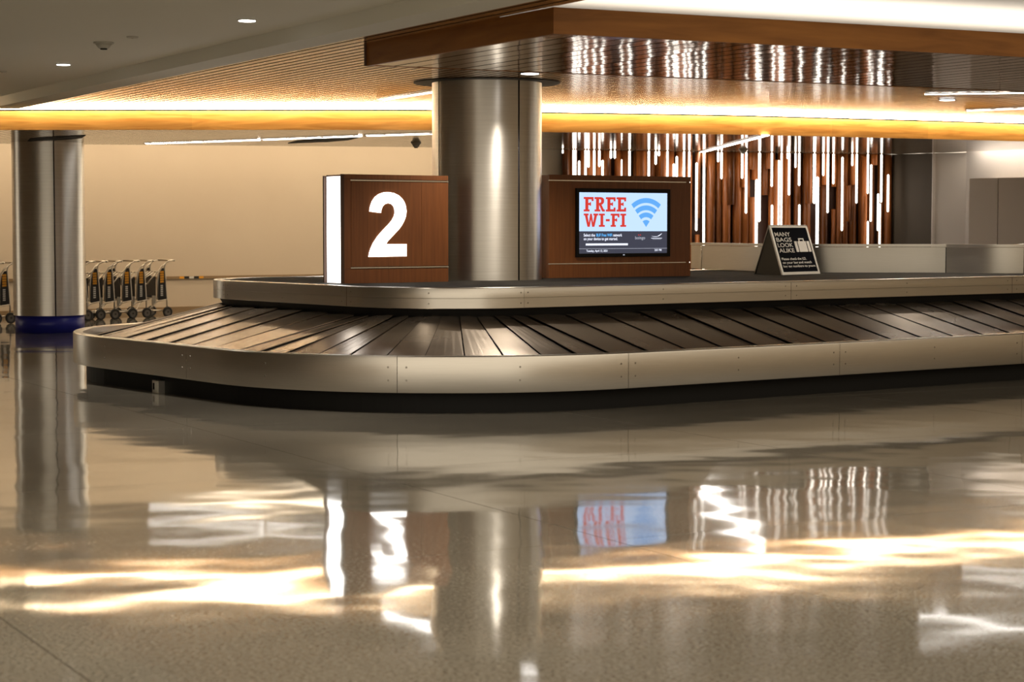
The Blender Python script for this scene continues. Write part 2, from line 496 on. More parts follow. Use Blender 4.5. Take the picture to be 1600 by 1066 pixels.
obj('edge_trim', prism('edge_trim', [kq(-.012, LE), kq(.03, LE), kq(.03, LE + .025), kq(-.012, LE + .025)], Z_CAN - .003, 3.055), M['laminate_edge'], cn)
obj('fascia_board', prism('fascia_board', [kq(.03, LE - .03), kq(LL, LE - .03), kq(LL, LE), kq(.03, LE)], Z_CAN - .003, TOP), M['fascia_wood'], cn)
obj('top_panel', prism('top_panel', [kq(.03, .03), kq(LL, .03), kq(LL, LE - .03), kq(.03, LE - .03)], Z_CAN + .03, Z_CAN + .05), M['dark_gap'], cn)
a = .03; cp = .198
while a < LL - .2:
    me = prism('slat', [kq(a, .03), kq(a + cp - .02, .03), kq(a + cp - .02, LE - .03), kq(a, LE - .03)], Z_CAN, Z_CAN + .024); twist(me, kq(a + cp / 2, 0), ul, cp / 2, .0006); dark_sides(obj('slat', me, M['slat_gloss'], cn))
    a += cp
o = obj('uplight_panel', prism('uplight_panel', [kq(.2, .7), kq(LL - .3, .7), kq(LL - .3, 1.9), kq(.2, 1.9)], Z_CAN + .051, Z_CAN + .075), M['up_led'])
tag(o, 'long light panel lying on top of the canopy washing the white ceiling', 'uplight')

# ------------------------------------------------------------------ far walls
WD = Vector((math.sin(math.radians(56)), math.cos(math.radians(56))))
w0 = U(291, 487, 0)
wa, wb = w0 - WD * 9, w0 + WD * 8.5
wn = Vector((WD.y, -WD.x))               # towards the camera
struct('wall_left', prism('wall_left', [wa, wb, wb - wn * .15, wa - wn * .15], 0, 3.5), M['wall_beige'])
struct('baseboard_left', prism('baseboard_left', [wa + wn * .02, wb + wn * .02, wb, wa], 0, .09), M['rail'])
rl = obj('trim_3', prism('trim_3', [wa + wn * .035, wb + wn * .035, wb, wa], .585, .63), M['rail']); rl['kind'] = 'structure'
def onwall(px, d):
    # plan point of the left wall seen at pixel column px, moved d towards the camera
    v = (px - 800) / F
    # solve wa + s WD = k (v,1)
    s = (v * wa.y - wa.x) / (WD.x - v * WD.y)
    return wa + WD * s + wn * d
q1, q2 = onwall(279, .035), onwall(317, .035)
lt = thing('rail_sticker', 'black and yellow sticker strip on the brown wall rail', 'sticker', (q1.x, q1.y, .607))
for k in range(5):
    a_, b_ = q1.lerp(q2, k / 5 + .01), q1.lerp(q2, (k + 1) / 5 - .01)
    obj('sticker_patch', prism('sticker_patch', [a_ + wn * .004, b_ + wn * .004, b_ + wn * .0005, a_ + wn * .0005], .588, .627), M['print_yellow' if k in (0, 4) else ('print_white' if k == 2 else 'cart_panel')], lt)
for px in (355, 470):
    p = onwall(px, .002)
for k, dd in enumerate((.9, 2.6, 4.3)):  # unseen rows of strip lights, added to brighten the beige wall evenly
    a_, b_ = w0 - WD * 6 + wn * dd, w0 + WD * 6.5 + wn * dd
    ws = obj('wall_wash_strip', prism('wall_wash_strip', [a_, b_, b_ + wn * .16, a_ + wn * .16], 3.40, 3.44), M['wash_led'])
    tag(ws, ('unseen added strip light nearest the beige wall, above the low ceiling edge', 'unseen added middle strip light between the beige wall and the low ceiling', 'unseen added strip light nearest the low ceiling edge, before the beige wall')[k], 'strip light', 'added strip lights washing the beige wall')
struct('ceiling', prism('ceiling', [BACK[0] + Vector((-3, -.1)), BACK[3] + Vector((0, -.1)), BACK[4] + Vector((.2, 0)), Vector((3, 44)), Vector((-20, 44))], 3.45, 3.5), M['white_paint'])

struct('wall_left', prism('wall_left', [(-14.2, -12), (-14, -12), (-14, 29), (-14.2, 29)], 0, 4.2), mat('hall_wood', (.38, .31, .24), .45))
struct('wall_right', prism('wall_right', [(16, -12), (16.2, -12), (16.2, 29), (16, 29)], 0, 4.2), M['wall_beige'])
# lit cream pier beside the tube wall, the tube wall backing, dark panel, pilaster and end wall
p1, p2 = U(842, 233, Z_LOW), U(878, 234.2, Z_LOW)
struct('wall_pier', prism('wall_pier', [p1, p2, p2 + Vector((-.2, 1.2)), p1 + Vector((-.2, 1.2))], 0, Z_LOW), mat('cream', (.85, .76, .60), .5))
t1, t2 = U(878, 234.2, Z_LOW), U(1388, 241.6, Z_LOW)
td = (t2 - t1).normalized(); tn = Vector((td.y, -td.x))
struct('wall_far', prism('wall_far', [t1, t2, t2 - tn * .15, t1 - tn * .15], 0, Z_LOW), M['batten_back'])
t3 = U(1459, 239.3, Z_LOW); t4 = U(1510, 238.5, Z_LOW); t5 = U(1640, 234.3, Z_LOW); t6 = U(1900, 227, Z_LOW)
struct('wall_right', prism('wall_right', [t2, t3, t3 + Vector((.1, .3)), t2 + Vector((.1, .3))], 0, Z_LOW), M['panel_dark'])
struct('trim_4', prism('trim_4', [t3 + Vector((-.02, -.04)), t3 + Vector((.02, -.04)), t3 + Vector((.02, .02)), t3 + Vector((-.02, .02))], 0, Z_LOW), M['panel_grey'])
struct('wall_right', prism('wall_right', [t3, t4, t4 + Vector((.1, .3)), t3 + Vector((.1, .3))], 0, Z_LOW), M['panel_grey'])
struct('wall_right', prism('wall_right', [t4, t5, t6, t6 + Vector((.3, .5)), t5 + Vector((.3, .5)), t4 + Vector((.3, .5))], 0, 3.1), M['panel_grey'])
ws2 = obj('wall_wash_strip', prism('wall_wash_strip', [t4 + Vector((.05, -.36)), t5 + Vector((-.15, -.36)), t5 + Vector((-.15, -.26)), t4 + Vector((.05, -.26))], Z_LOW + .10, Z_LOW + .13), M['slot_led'])
struct('ceiling', prism('ceiling', [t4 + Vector((-.3, -.9)), t6 + Vector((-.3, -.9)), t6 + Vector((.3, .5)), t4 + Vector((.3, .5))], 3.1, 3.15), M['white_paint'])
tag(ws2, 'strip light hidden in the ceiling slot above the grey cupboard', 'strip light')

# grey panelled cupboards at the far right
cabY = .62
d5 = (t5 - t4).normalized(); n5 = Vector((d5.y, -d5.x))
def oncab(px):
    o_ = t4 + n5 * cabY; v = (px - 800) / F
    s = (v * o_.y - o_.x) / (d5.x - v * d5.y); return o_ + d5 * s
cz = ZX(1530, 278.5, oncab(1530).y)[0]
edges = [1512, 1557.5, 1604, 1652]
cb = thing('cupboard', 'tall grey panelled cupboard beneath the lit wall', 'cupboard', (oncab(1512).x, oncab(1512).y, 0))
a_, b_ = oncab(1512), oncab(1652)
obj('body', prism('body', [a_ - n5 * .022, b_ - n5 * .022, b_ - n5 * .6, a_ - n5 * .6], 0, cz), M['cabinet'], cb)
for x0, x1 in zip(edges[:-1], edges[1:]):
    a_, b_ = oncab(x0 + .6), oncab(x1 - .6)
    obj('door', prism('door', [a_, b_, b_ - n5 * .02, a_ - n5 * .02], .08, cz - .012), M['cabinet'], cb)

# ------------------------------------------------------------------ tube wall: battens and light tubes
TW = thing('light_tube_wall', 'feature wall of hanging brown battens and glowing white tubes', 'light wall', (t1.x, t1.y, 0))
def onfar(px, d):
    o_ = t1 + tn * d; v = (px - 800) / F
    s = (v * o_.y - o_.x) / (td.x - v * td.y); return o_ + td * s
def rod(name, px, y0, y1, r, d, m, parent):
    p = onfar(px, d)
    z1 = min(ZX(px, y0, p.y)[0], Z_LOW - .004); z0 = ZX(px, y1, p.y)[0]
    if y1 >= 380: z0 = .7
    if y0 <= 242: z1 = Z_LOW - .004
    seg = 10
    me = cyl(name, (p.x, p.y), r, z0, z1, seg)
    if name == 'light_tube':                   # rounded ends
        b = bmesh.new(); b.from_mesh(me)
        bmesh.ops.bevel(b, geom=[e for e in b.edges if abs(e.verts[0].co.z - e.verts[1].co.z) < 1e-6], offset=r * .6, segments=2, affect='EDGES')
        b.to_mesh(me); b.free()
    return obj(name, me, m, parent)
TUBES = [(879, 234, 240, 3), (895.5, 234, 400, 3), (899, 234, 400, 3), (904.6, 251, 400, 4), (914.5, 234, 400, 4), (919, 234, 262, 4), (928, 234, 400, 4), (936, 234, 261, 4), (941, 250, 400, 4), (954, 234, 248, 4), (960, 234, 248, 4),
 (970.6, 249, 400, 2.5), (983, 234, 400, 4), (1013, 235, 400, 4), (1023.8, 236, 257.5, 4), (1028.8, 236.5, 244, 4), (1042, 236, 400, 4), (1052, 255.6, 400, 4), (1056.6, 244, 400, 4), (1067.8, 237, 400, 4), (1076, 237, 400, 4),
 (1087.5, 254, 361, 4), (1099, 237, 400, 4), (1121, 239, 253.5, 4), (1126.3, 238, 280, 4), (1158.4, 239, 279.5, 4), (1164.8, 239, 334, 4), (1185.5, 239, 347, 5), (1181, 280, 400, 5),
 (1204.6, 240, 292, 4), (1205.4, 320, 400, 4), (1215.6, 250, 400, 3), (1219.8, 240, 400, 3.4), (1228.8, 240, 248.5, 3), (1231.6, 240, 305.5, 4), (1241.4, 240, 262.5, 3.2), (1247.3, 240, 290.5, 4), (1248, 319.5, 400, 4),
 (1271, 240, 318.5, 5.5), (1276, 276, 400, 5.5), (1284.8, 240, 275, 4), (1292, 240, 333, 4), (1300.6, 240, 288, 4), (1314.6, 245, 361, 4), (1329.8, 241, 259.5, 3.6), (1336.8, 241, 318, 4), (1354.2, 241, 303, 3.6), (1355, 345.6, 400, 3.6),
 (1359.4, 257, 346.6, 4), (1375.3, 241, 316.8, 4), (1370.6, 302.5, 361, 3.6), (1373.6, 318, 400, 3.6), (1386, 272.5, 331.6, 4)]
for px, y0, y1, w in TUBES:
    rod('light_tube', px, y0, y1, w * .0044, .27 + random.uniform(0, .05), M['tube_led'], TW)
# brown battens: full-height ones at the back, shorter hanging ones in front
x = 884.0
rb = random.Random(3)
while x < 1388:
    r = rb.uniform(.045, .075)
    full = rb.random() < .55
    y1 = 400 if full else rb.choice((262, 281, 292, 305, 318, 329, 341, 352, 366))
    rod('batten', x, 234, y1, r, .10 + rb.uniform(-.01, .015), M['batten'], TW)
    if not full and rb.random() < .3:
        rod('batten', x, y1 + rb.uniform(15, 40), 400, r * .8, .09, M['batten'], TW)
    x += r * 2 * 97 * rb.uniform(.85, 1.35)
for px, y0, y1, r in [(1173, 234, 265, .055), (1199, 234, 264, .05), (1211, 250, 400, .045), (1262, 234, 318, .055), (1287, 234, 289, .045), (1324, 290, 346, .04), (1332, 234, 289, .045), (1349, 245, 400, .05), (1364, 234, 258, .055), (1160.5, 234, 293, .045), (1141, 234, 320, .06), (1175, 308, 400, .05), (1035, 234, 400, .07), (1001, 234, 400, .08), (948, 234, 400, .06), (884, 234, 400, .06)]:
    rod('batten', px, y0, y1, r, .19, M['batten'], TW)

# ------------------------------------------------------------------ baggage carousel
TH = .9327
CT = Vector((math.sin(TH), math.cos(TH))); CE = Vector((-math.cos(TH), math.sin(TH)))
CA = Vector((-1.0344, 14.8984)); RR, WW, GG, LT = 2.4769, 7.3417, 1.3894, 13.2
Z_RIM, Z_RB, Z_DECK, Z_UB = .4683, .1711, .9747, .7903
# parameter of the outline: s from 0 on the near long side (far right) round the left end and back
ARC = RR * PI / 2
S1 = LT - RR; S2 = S1 + ARC; S3 = S2 + WW - 2 * RR; S4 = S3 + ARC; S5 = S4 + LT - RR
def cpt(s, d):
    """outline point at arclength s of the outer edge, moved inwards by d"""
    if s <= S1: return CA + CT * (LT - s) + CE * d
    if s <= S2:
        k = (s - S1) / RR; cc = CA + CT * RR + CE * RR
        return cc + (-CE * math.cos(k) - CT * math.sin(k)) * (RR - d)
    if s <= S3: return CA + CT * d + CE * (RR + s - S2)
    if s <= S4:
        k = (s - S3) / RR; cc = CA + CT * RR + CE * (WW - RR)
        return cc + (-CT * math.cos(k) + CE * math.sin(k)) * (RR - d)
    return CA + CT * (RR + s - S4) + CE * (WW - d)
def s_at(px, d, z):
    """arclength of the near outline where it is seen at pixel column px"""
    lo, hi = 2.0, S3 + ARC * .5
    for _ in range(50):
        mid = (lo + hi) / 2; p = cpt(mid, d)
        c_, s_ = math.cos(PIT), math.sin(PIT)
        xx = 800 + F * p.x / (p.y * c_ - (z - CAMH) * s_)
        if xx > px: lo = mid
        else: hi = mid
    return (lo + hi) / 2
def srange(a, b, step=.12):
    n = max(1, int(math.ceil((b - a) / step))); return [a + (b - a) * i / n for i in range(n + 1)]
CR = thing('baggage_carousel', 'large steel baggage carousel with sloping brown plates and two steel rims', 'carousel', (CA.x + CT.x * 6 + CE.x * 3.6, CA.y + CT.y * 6 + CE.y * 3.6, 0))
obj('plinth', sweep('plinth', srange(0, S5), [(.128, 0), (.128, .24), (.4, .24), (.4, 0)], cpt, smooth=False), M['black'], CR)
def rivets(ss, zs, d, r=.0085):
    v, f = [], []
    for s in ss:
        for z in zs:
            p = cpt(s, d); q = cpt(s, d + .05); nrm = (p - q).normalized(); tg = Vector((-nrm.y, nrm.x))
            b = len(v); sg = 8
            for rr, h in ((r, 0), (r * .75, .004)):
                for k in range(sg):
                    an = 2 * PI * k / sg
                    P = p + nrm * h + tg * rr * math.cos(an); v.append((P.x, P.y, z + rr * math.sin(an)))
            f += [(b + k, b + (k + 1) % sg, b + sg + (k + 1) % sg, b + sg + k) for k in range(sg)] + [tuple(b + sg + k for k in range(sg))]
    return fixn(mesh('rivets', v, f))
# lower rim
seams = [s_at(1597, 0, .3), s_at(1312, 0, .3), s_at(982, 0, .3), s_at(620.5, 0, .3), s_at(291, 0, .3)]
seams = [seams[0] - 6.6, seams[0] - 3.3] + seams
while seams[-1] < S5 - 3: seams.append(seams[-1] + 3.3)
PROF = [(.03, Z_RB), (.002, Z_RB), (0, Z_RB + .004), (0, Z_RIM - .016), (.004, Z_RIM - .006), (.013, Z_RIM), (.088, Z_RIM), (.098, Z_RIM - .008), (.10, Z_RIM - .09)]
for a, b in zip(seams[:-1], seams[1:]):
    pn = obj('rim_panel', sweep('rim_panel', srange(a + .0022, b - .0022, .1), PROF, cpt), M['steel'], CR)
    h = (a + b) / 2
    obj('rivets', rivets((a + .075, h, b - .075), (.272, .378), 0), M['rivet'], pn, kind='stuff')
# trough under the plates and skirt behind them
obj('trough', sweep('trough', srange(0, S5, .15), [(.10, .385), (.11, .33), (.5, .36), (1.55, .64), (1.56, .80)], cpt), M['black_rubber'], CR)
# plates
PL0, PL1 = (.112, .392), (1.50, .725)
PT = .43
js = s_at(911, .11, .40)
st = js
while st > 1.0: st -= PT
cuts = []
s = st
while s < S1 - .15: cuts.append(s); s += PT
nA = 11
base = cuts[-1] + PT if S1 - cuts[-1] > PT * .5 else cuts[-1]
if base not in cuts: cuts.append(base)
endA = S2 + .12
cuts += [base + (endA - base) * (i + 1) / nA for i in range(nA)]
nS = round((S3 - endA) / PT); cuts += [endA + (S3 - endA) * (i + 1) / nS for i in range(nS)]
nB = 11; cuts += [S3 + ARC * (i + 1) / nB for i in range(nB)]
s = cuts[-1]
while s < S5 - 1: s += PT; cuts.append(s)
rp = random.Random(11)
for a, b in zip(cuts[:-1], cuts[1:]):
    v = []; f = []; n = 4; left = S1 + ARC * .55 < a < S4; tl = rp.uniform(-.008, .008) if left else rp.uniform(-.006, .006); ts = rp.uniform(-.016, .016) if left else rp.uniform(-.006, .006)
    for i in range(n + 1):
        u = i / n; s = a + .006 + (b - a - .012) * u
        lift = (.008 * (1 - u) if left else .011 * u) + tl * (u - .5)
        up = .0 if 0 < i < n else -.012
        for (d, z) in (PL0, ((PL0[0] * .12 + PL1[0] * .88), (PL0[1] * .12 + PL1[1] * .88)), (PL1[0] - (.0 if i in (1, 2) else .05), PL1[1] + (0 if i in (1, 2) else -.012))):
            p = cpt(s, d); v.append((p.x, p.y, z + lift + ts * (d - .8)))
    nv = len(v); v += [(x_, y_, z_ - .006) for x_, y_, z_ in v]
    for i in range(n):
        for j in range(2):
            q = i * 3 + j
            f.append((q, q + 3, q + 4, q + 1)); f.append((nv + q, nv + q + 1, nv + q + 4, nv + q + 3))
    ring = [0, 3, 6, 9, 12, 13, 14, 11, 8, 5, 2, 1]
    for i in range(12):
        x0, x1 = ring[i], ring[(i + 1) % 12]; f.append((x1, x0, nv + x0, nv + x1))
    o = obj('slope_plate', fixn(mesh('slope_plate', v, f)), M['plate'], CR)
    if not left: dark_sides(o)
# upper rim
def spt(px): return s_at(px, GG, .88)
us = [spt(1581.5), spt(1236), spt(819)]
us = [us[0] - 6.4, us[0] - 3.2] + us
# beyond the corner the inner edge runs shorter than the outer arclength
us += [S2 + .15, S3 + .05, S4, S4 + 3.2, S4 + 6.4, S4 + 9.6, S4 + 12.8]
ZM = (Z_DECK + Z_UB) / 2 - .002
PROFU = [(GG + .06, Z_UB), (GG + .002, Z_UB), (GG, Z_UB + .003), (GG, ZM - .003), (GG + .006, ZM - .001), (GG + .006, ZM + .001), (GG, ZM + .003), (GG, Z_DECK - .010), (GG + .003, Z_DECK - .003), (GG + .010, Z_DECK), (GG + .085, Z_DECK), (GG + .092, Z_DECK - .006), (GG + .092, Z_DECK - .04)]
for a, b in zip(us[:-1], us[1:]):
    pn = obj('upper_rim_panel', sweep('upper_rim_panel', srange(a + .0025, b - .0025, .1), PROFU, cpt), M['steel'], CR)
    h = (a + b) / 2
    obj('rivets', rivets((a + .075, h, b - .075), (ZM - .046, ZM + .046), GG, .0075), M['rivet'], pn, kind='stuff')
obj('under_rim_skirt', sweep('under_rim_skirt', srange(0, S5, .15), [(GG + .055, .955), (GG + .055, .795), (GG + .11, .70), (GG + .13, .60)], cpt), M['black'], CR)
# deck: dark ribbed mats laid side by side
dk = [cpt(s, GG + .09) for s in srange(0, S5, .15)]
dko = obj('deck', prism('deck', dk, .90, .958), M['deck'], CR)
for k in range(18):
    # strips of matting along the deck
    b0, b1 = .1 + k * .245, .1 + (k + 1) * .245 - .008
    e0 = GG + .1 + b0; e1 = GG + .1 + b1
    if e1 > WW - GG - .1: break
    def xs(e):
        rr = RR - GG - .1; lo_ = GG + .1
        h = min(e - lo_, WW - GG - .1 - e)
        return GG + .1 + (rr - math.sqrt(max(rr * rr - (rr - h) ** 2, 0)) if h < rr else 0)
    pts = [CA + CT * xs(e0) + CE * e0, CA + CT * (LT - .2) + CE * e0, CA + CT * (LT - .2) + CE * e1, CA + CT * xs(e1) + CE * e1]
    obj('deck_mat', prism('deck_mat', pts, .958, .964), M['deck'], CR)

# small silver connector box against the plinth, left end
jp = cpt(s_at(242, .06, .06), .068); jd = (cpt(s_at(300, .128, 0), .128) - cpt(s_at(180, .128, 0), .128)).normalized(); jn = Vector((-jd.y, jd.x))
if jn.y > 0: jn = -jn
jb = thing('floor_box', 'small silver outlet box on the floor against the black carousel plinth', 'outlet box', (jp.x, jp.y, 0))
def jq(a, b): return jp + jd * a - jn * b
obj('body', prism('body', [jq(-.07, 0), jq(.06, 0), jq(.06, .10), jq(-.07, .10)], 0, .115), M['steel_dark'], jb)
obj('cover_plate', prism('cover_plate', [jq(-.01, -.006), jq(.052, -.006), jq(.052, 0), jq(-.01, 0)], .008, .107), M['plastic_white'], jb)
obj('side_slot', prism('side_slot', [jq(-.05, -.004), jq(-.025, -.004), jq(-.025, 0), jq(-.05, 0)], .03, .09), M['black'], jb)

# ------------------------------------------------------------------ columns
def column(name, label, c, r, z0, z1, seams_deg, blue=None):
    t = thing(name, label, 'column', (c.x, c.y, z0))
    obj('core', cyl('core', c, r - .012, blue or z0, z1, 64), M['navy_seam'], t)
    zb = z0 if not blue else blue
    for k in range(len(seams_deg)):
        a0 = math.radians(seams_deg[k]); a1 = math.radians(seams_deg[(k + 1) % len(seams_deg)])
        if a1 < a0: a1 += 2 * PI
        g_ = .009 / r
        obj('cladding_panel', cyl('cladding_panel', c, r, zb, z1, 40, a0 + g_, a1 - g_), M['column_steel'], t)
    if blue:
        obj('base_band', cyl('base_band', c, r * .955, 0, zb + .01, 64), M['blue'], t)
    return t
cf = U(761, 438.75, Z_DECK - .012)
CC = Vector((cf.x, cf.y)) * (1 + .545 / cf.length)
R1 = 85.3 / F * CC.length * .9995
C1 = column('steel_column', 'brushed steel column rising from the carousel between the two signs', CC, R1, .964, 3.02, [-90 - 59, -90 + 35.5, -90 + 125, -90 + 213])
rg = cyl('collar', CC, R1 * 1.335, Z_UP - .008, Z_UP - .002, 64)
obj('collar', rg, M['collar'], C1)
c2f = U(80, 521, 0); CC2 = c2f * (1 + .47 / c2f.length)
R2 = 54 / F * CC2.length
CC2.x = (77.5 - 800) / F * CC2.y * 1.0
column('steel_column', 'brushed steel column with a blue base beside the luggage carts', CC2, R2, 0, 3.45, [-90 - 68, -90 + 22, -90 + 112, -90 + 202], blue=ZX(80, 494, c2f.y)[0])

# ------------------------------------------------------------------ number sign and wifi sign on the deck
ZS = .964
def frame_of(P0, P1):
    u = (P1 - P0).normalized(); v = Vector((-u.y, u.x))
    return u, v
class Face:
    """front face of a box: x along, z up, -y towards the viewer"""
    def __init__(s, P0, P1, h):
        s.P0 = P0; s.u, s.v = frame_of(P0, P1); s.w = (P1 - P0).length; s.h = h
    def put(s, m, x, y, z):
        return frame_mesh(m, (s.P0.x + s.u.x * x + s.v.x * y, s.P0.y + s.u.y * x + s.v.y * y, ZS + z), (s.u.x, s.u.y, 0), (s.v.x, s.v.y, 0), (0, 0, 1))
    def box(s, name, x0, x1, y0, y1, z0, z1, bevel=0):
        return s.put(boxm(name, x0, x1, y0, y1, z0, z1, bevel), 0, 0, 0)
A0, A1 = U(538.5, 443.2, ZS), U(700.5, 440.2, ZS)
HB = ZX(538.5, 272, A0.y)[0] - ZS
f2_ = Face(A0, A1, HB); W2 = f2_.w
s2 = thing('carousel_number_sign', 'brown wood sign box with a glowing white number 2', 'sign', (A0.x, A0.y, ZS))
D2 = .36
obj('body', f2_.box('body', .0, W2, .018, D2 - .018, 0, HB - .004), M['laminate_edge'], s2)
# front skin split by the joints of the photograph
zt, zbm = HB * (1 - .055), HB * (1 - .858)
xa, xb = .062 * W2, .737 * W2
J = .003
for n_, (x0, x1, z0, z1) in {'a': (0, W2, zt + .012, HB), 'b': (0, W2, 0, zbm - .012), 'c': (0, xa, zbm - .012 + J, zt + .012 - J), 'd': (xa + J, xb, zbm + .008 + J, zt - .008 - J), 'e': (xb + J, W2, zbm + .008 + J, zt - .008 - J)}.items():
    obj('front_panel', f2_.box('front_panel', x0, x1, 0, .018, z0, z1), M['laminate'], s2)
for zc in (zt, zbm):
    obj('chrome_strip', f2_.box('chrome_strip', xa - .006, W2, -.004, .018, zc - .0055, zc + .0055), M['chrome'], s2)
obj('back_panel', f2_.box('back_panel', 0, W2, D2 - .018, D2, 0, HB - .012), M['laminate'], s2)
obj('light_panel', f2_.box('light_panel', -.012, 0, .045, D2 - .045, .004, HB - .02), M['sign_led'], s2)
obj('end_edge', f2_.box('end_edge', -.03, .0, -.0, .022, 0, HB), M['laminate_edge'], s2)
obj('end_edge', f2_.box('end_edge', -.03, .0, D2 - .022, D2, 0, HB - .012), M['laminate_edge'], s2)
TWO = [(395, 755), (710, 752), (710, 650), (537, 650), (552, 625), (580, 594), (612, 560), (645, 525), (672, 488), (692, 450), (705, 412), (710, 372), (706, 332), (694, 296), (674, 264), (645, 238), (606, 219), (562, 211), (520, 214), (480, 229), (448, 254), (424, 290), (410, 332), (403, 374),
       (497, 386), (501, 358), (511, 330), (530, 311), (556, 303), (583, 309), (602, 328), (611, 358), (612, 388), (605, 416), (588, 448), (562, 481), (530, 514), (496, 550), (464, 590), (434, 636), (412, 684), (400, 722)]
PT2 = [((x_ - 200) / 868 * W2, HB * (1 - (y_ - 65) / 910)) for x_, y_ in TWO]
obj('numeral', f2_.put(polym('numeral', PT2, .006), 0, 0, 0), M['sign_led'], s2)

B0, B1 = U(858, 434.8, ZS), U(1078.5, 431.2, ZS)
HW = ZX(858, 272.8, B0.y)[0] - ZS
fw = Face(B0, B1, HW); W3 = fw.w
s3 = thing('display_sign', 'brown wood sign box with a black screen showing free wifi', 'sign', (B0.x, B0.y, ZS))
D3 = .34
obj('body', fw.box('body', 0, W3, .018, D3, 0, HW - .003), M['laminate'], s3)
zt, zbm = HW * (1 - .055), HW * (1 - .862)
for x0, x1, z0, z1 in ((0, W3, zt + .006, HW), (0, W3, 0, zbm - .006), (0, W3, zbm + .006, zt - .006)):
    obj('front_panel', fw.box('front_panel', x0, x1, 0, .018, z0, z1), M['laminate'], s3)
for zc in (zt, zbm):
    obj('chrome_strip', fw.box('chrome_strip', 0, W3 * .965, -.004, .018, zc - .005, zc + .005), M['chrome'], s3)
# screen
X0, X1 = .176 * W3, .840 * W3
Z1_, Z0_ = HW * (1 - .128), HW * (1 - .800)
tv = obj('screen', fw.box('screen', X0, X1, -.03, 0, Z0_, Z1_, .004), M['screen_bezel'], s3)
sx0, sx1 = .194 * W3, .815 * W3
sz1, sz0 = HW * (1 - .168), HW * (1 - .765)
SW, SH = sx1 - sx0, sz1 - sz0
YS = -.0305
def scr(name, m, mt, x, z, y=0.0):
    return obj(name, fw.put(m, sx0 + x * SW, YS + y, sz1 - z * SH), M[mt], tv)
def scrbox(name, x0, x1, z0, z1, mt, y=0.0):
    return obj(name, fw.box(name, sx0 + x0 * SW, sx0 + x1 * SW, YS + y - .001, YS + y, sz1 - z1 * SH, sz1 - z0 * SH), M[mt], tv)
scrbox('picture_area', 0, 1, 0, .635, 'scr_blue')
scrbox('caption_area', 0, 1, .638, 1, 'scr_dark')
# slab-serif lettering from strokes on a 5 x 7 box per letter
def slab_letter(ch):
    t = 1.55; s = 1.0; R = []
    def r(x0, x1, y0, y1): R.append([(x0, y0), (x1, y0), (x1, y1), (x0, y1)])
    if ch in 'FE':
        r(.8, .8 + t, 0, 7); r(0, 3.0 if ch == 'F' else .9, 0, s); r(0, .9, 7 - s, 7); r(.8 + t, 5, 7 - 1.15, 7); r(4.0, 5, 5.0, 7 - 1.15)
        r(.8 + t, 3.7, 3.1, 4.15); r(3.1, 3.7, 2.75, 4.5)
        if ch == 'E': r(.8 + t, 5, 0, 1.15); r(4.0, 5, 1.15, 2.0)
    if ch == 'R':
        r(.8, .8 + t, 0, 7); r(0, 3.0, 0, s); r(0, .9, 7 - s, 7)
        o_ = [(.8 + t, 7), (3.3, 7), (4.2, 6.75), (4.8, 6.1), (4.95, 5.2), (4.8, 4.3), (4.2, 3.6), (3.4, 3.2), (.8 + t, 3.2), (.8 + t, 4.2), (2.8, 4.2), (3.25, 4.5), (3.4, 5.1), (3.25, 5.7), (2.8, 5.95), (.8 + t, 5.95)]
        R.append(o_); R.append([(2.3, 3.3), (3.6, 3.3), (4.75, 1.0), (5.3, 1.0), (5.3, 0), (3.9, 0)])
    if ch == 'I': r(.9, .9 + t, 0, 7); r(0, 3.35, 0, s); r(0, 3.35, 7 - s, 7)
    if ch == '-': r(0, 2.2, 2.9, 4.1)
    if ch == 'W':
        R.append([(.6, 6.2), (2.1, 6.2), (2.85, 2.2), (3.6, 6.9), (4.5, 6.9), (5.25, 2.2), (6.0, 6.2), (7.5, 6.2), (6.0, 0), (4.7, 0), (4.05, 3.9), (3.4, 0), (2.1, 0)])
        r(0, 2.7, 6, 7); r(5.4, 8.1, 6, 7)
    return R
ADV = {'F': 5.5, 'R': 5.8, 'E': 5.5, 'I': 3.9, '-': 2.7, 'W': 8.5}
def slab_text(s, x0, x1, z0, z1, mt):
    tot = sum(ADV[c_] for c_ in s) - .5; kx = (x1 - x0) * SW / tot; kz = (z1 - z0) * SH / 7; x_ = 0
    for c_ in s:
        b = bmesh.new()
        for P in slab_letter(c_):
            m_ = polym('t', [(p[0] * kx, p[1] * kz) for p in P], .001); b.from_mesh(m_); bpy.data.meshes.remove(m_)
        m_ = bpy.data.meshes.new('letter'); b.to_mesh(m_); b.free()
        obj('letter', fw.put(m_, sx0 + x0 * SW + x_ * kx, YS - .0015, sz1 - z1 * SH), M[mt], tv)
        x_ += ADV[c_]
slab_text('FREE', .048, .525, .075, .312, 'scr_red')
slab_text('WI-FI', .048, .527, .345, .563, 'scr_red')
# wifi symbol
icx, icz, kk = .755, .565, SH / 565
def arc_plate(r0, r1, half):
    n = 14; P = []
    for i in range(n + 1):
        a = -half + 2 * half * i / n; P.append((r1 * math.sin(a), r1 * math.cos(a)))
    for i in range(n, -1, -1):
        a = -half + 2 * half * i / n; P.append((r0 * math.sin(a), r0 * math.cos(a)))
    return P
for r0, r1 in ((226, 272), (158, 203), (92, 136)):
    obj('wifi_arc', fw.put(polym('wifi_arc', [(a * kk * 1.0, b * kk) for a, b in arc_plate(r0, r1, math.radians(39))], .001), sx0 + icx * SW, YS - .0015, sz1 - icz * SH), M['scr_icon'], tv)
obj('wifi_arc', fw.put(polym('wifi_arc', [(0, 0)] + [(66 * kk * math.sin(a), 66 * kk * math.cos(a)) for a in [math.radians(38 - 76 * i / 8) for i in range(9)]], .001), sx0 + icx * SW, YS - .0015, sz1 - icz * SH), M['scr_icon'], tv)
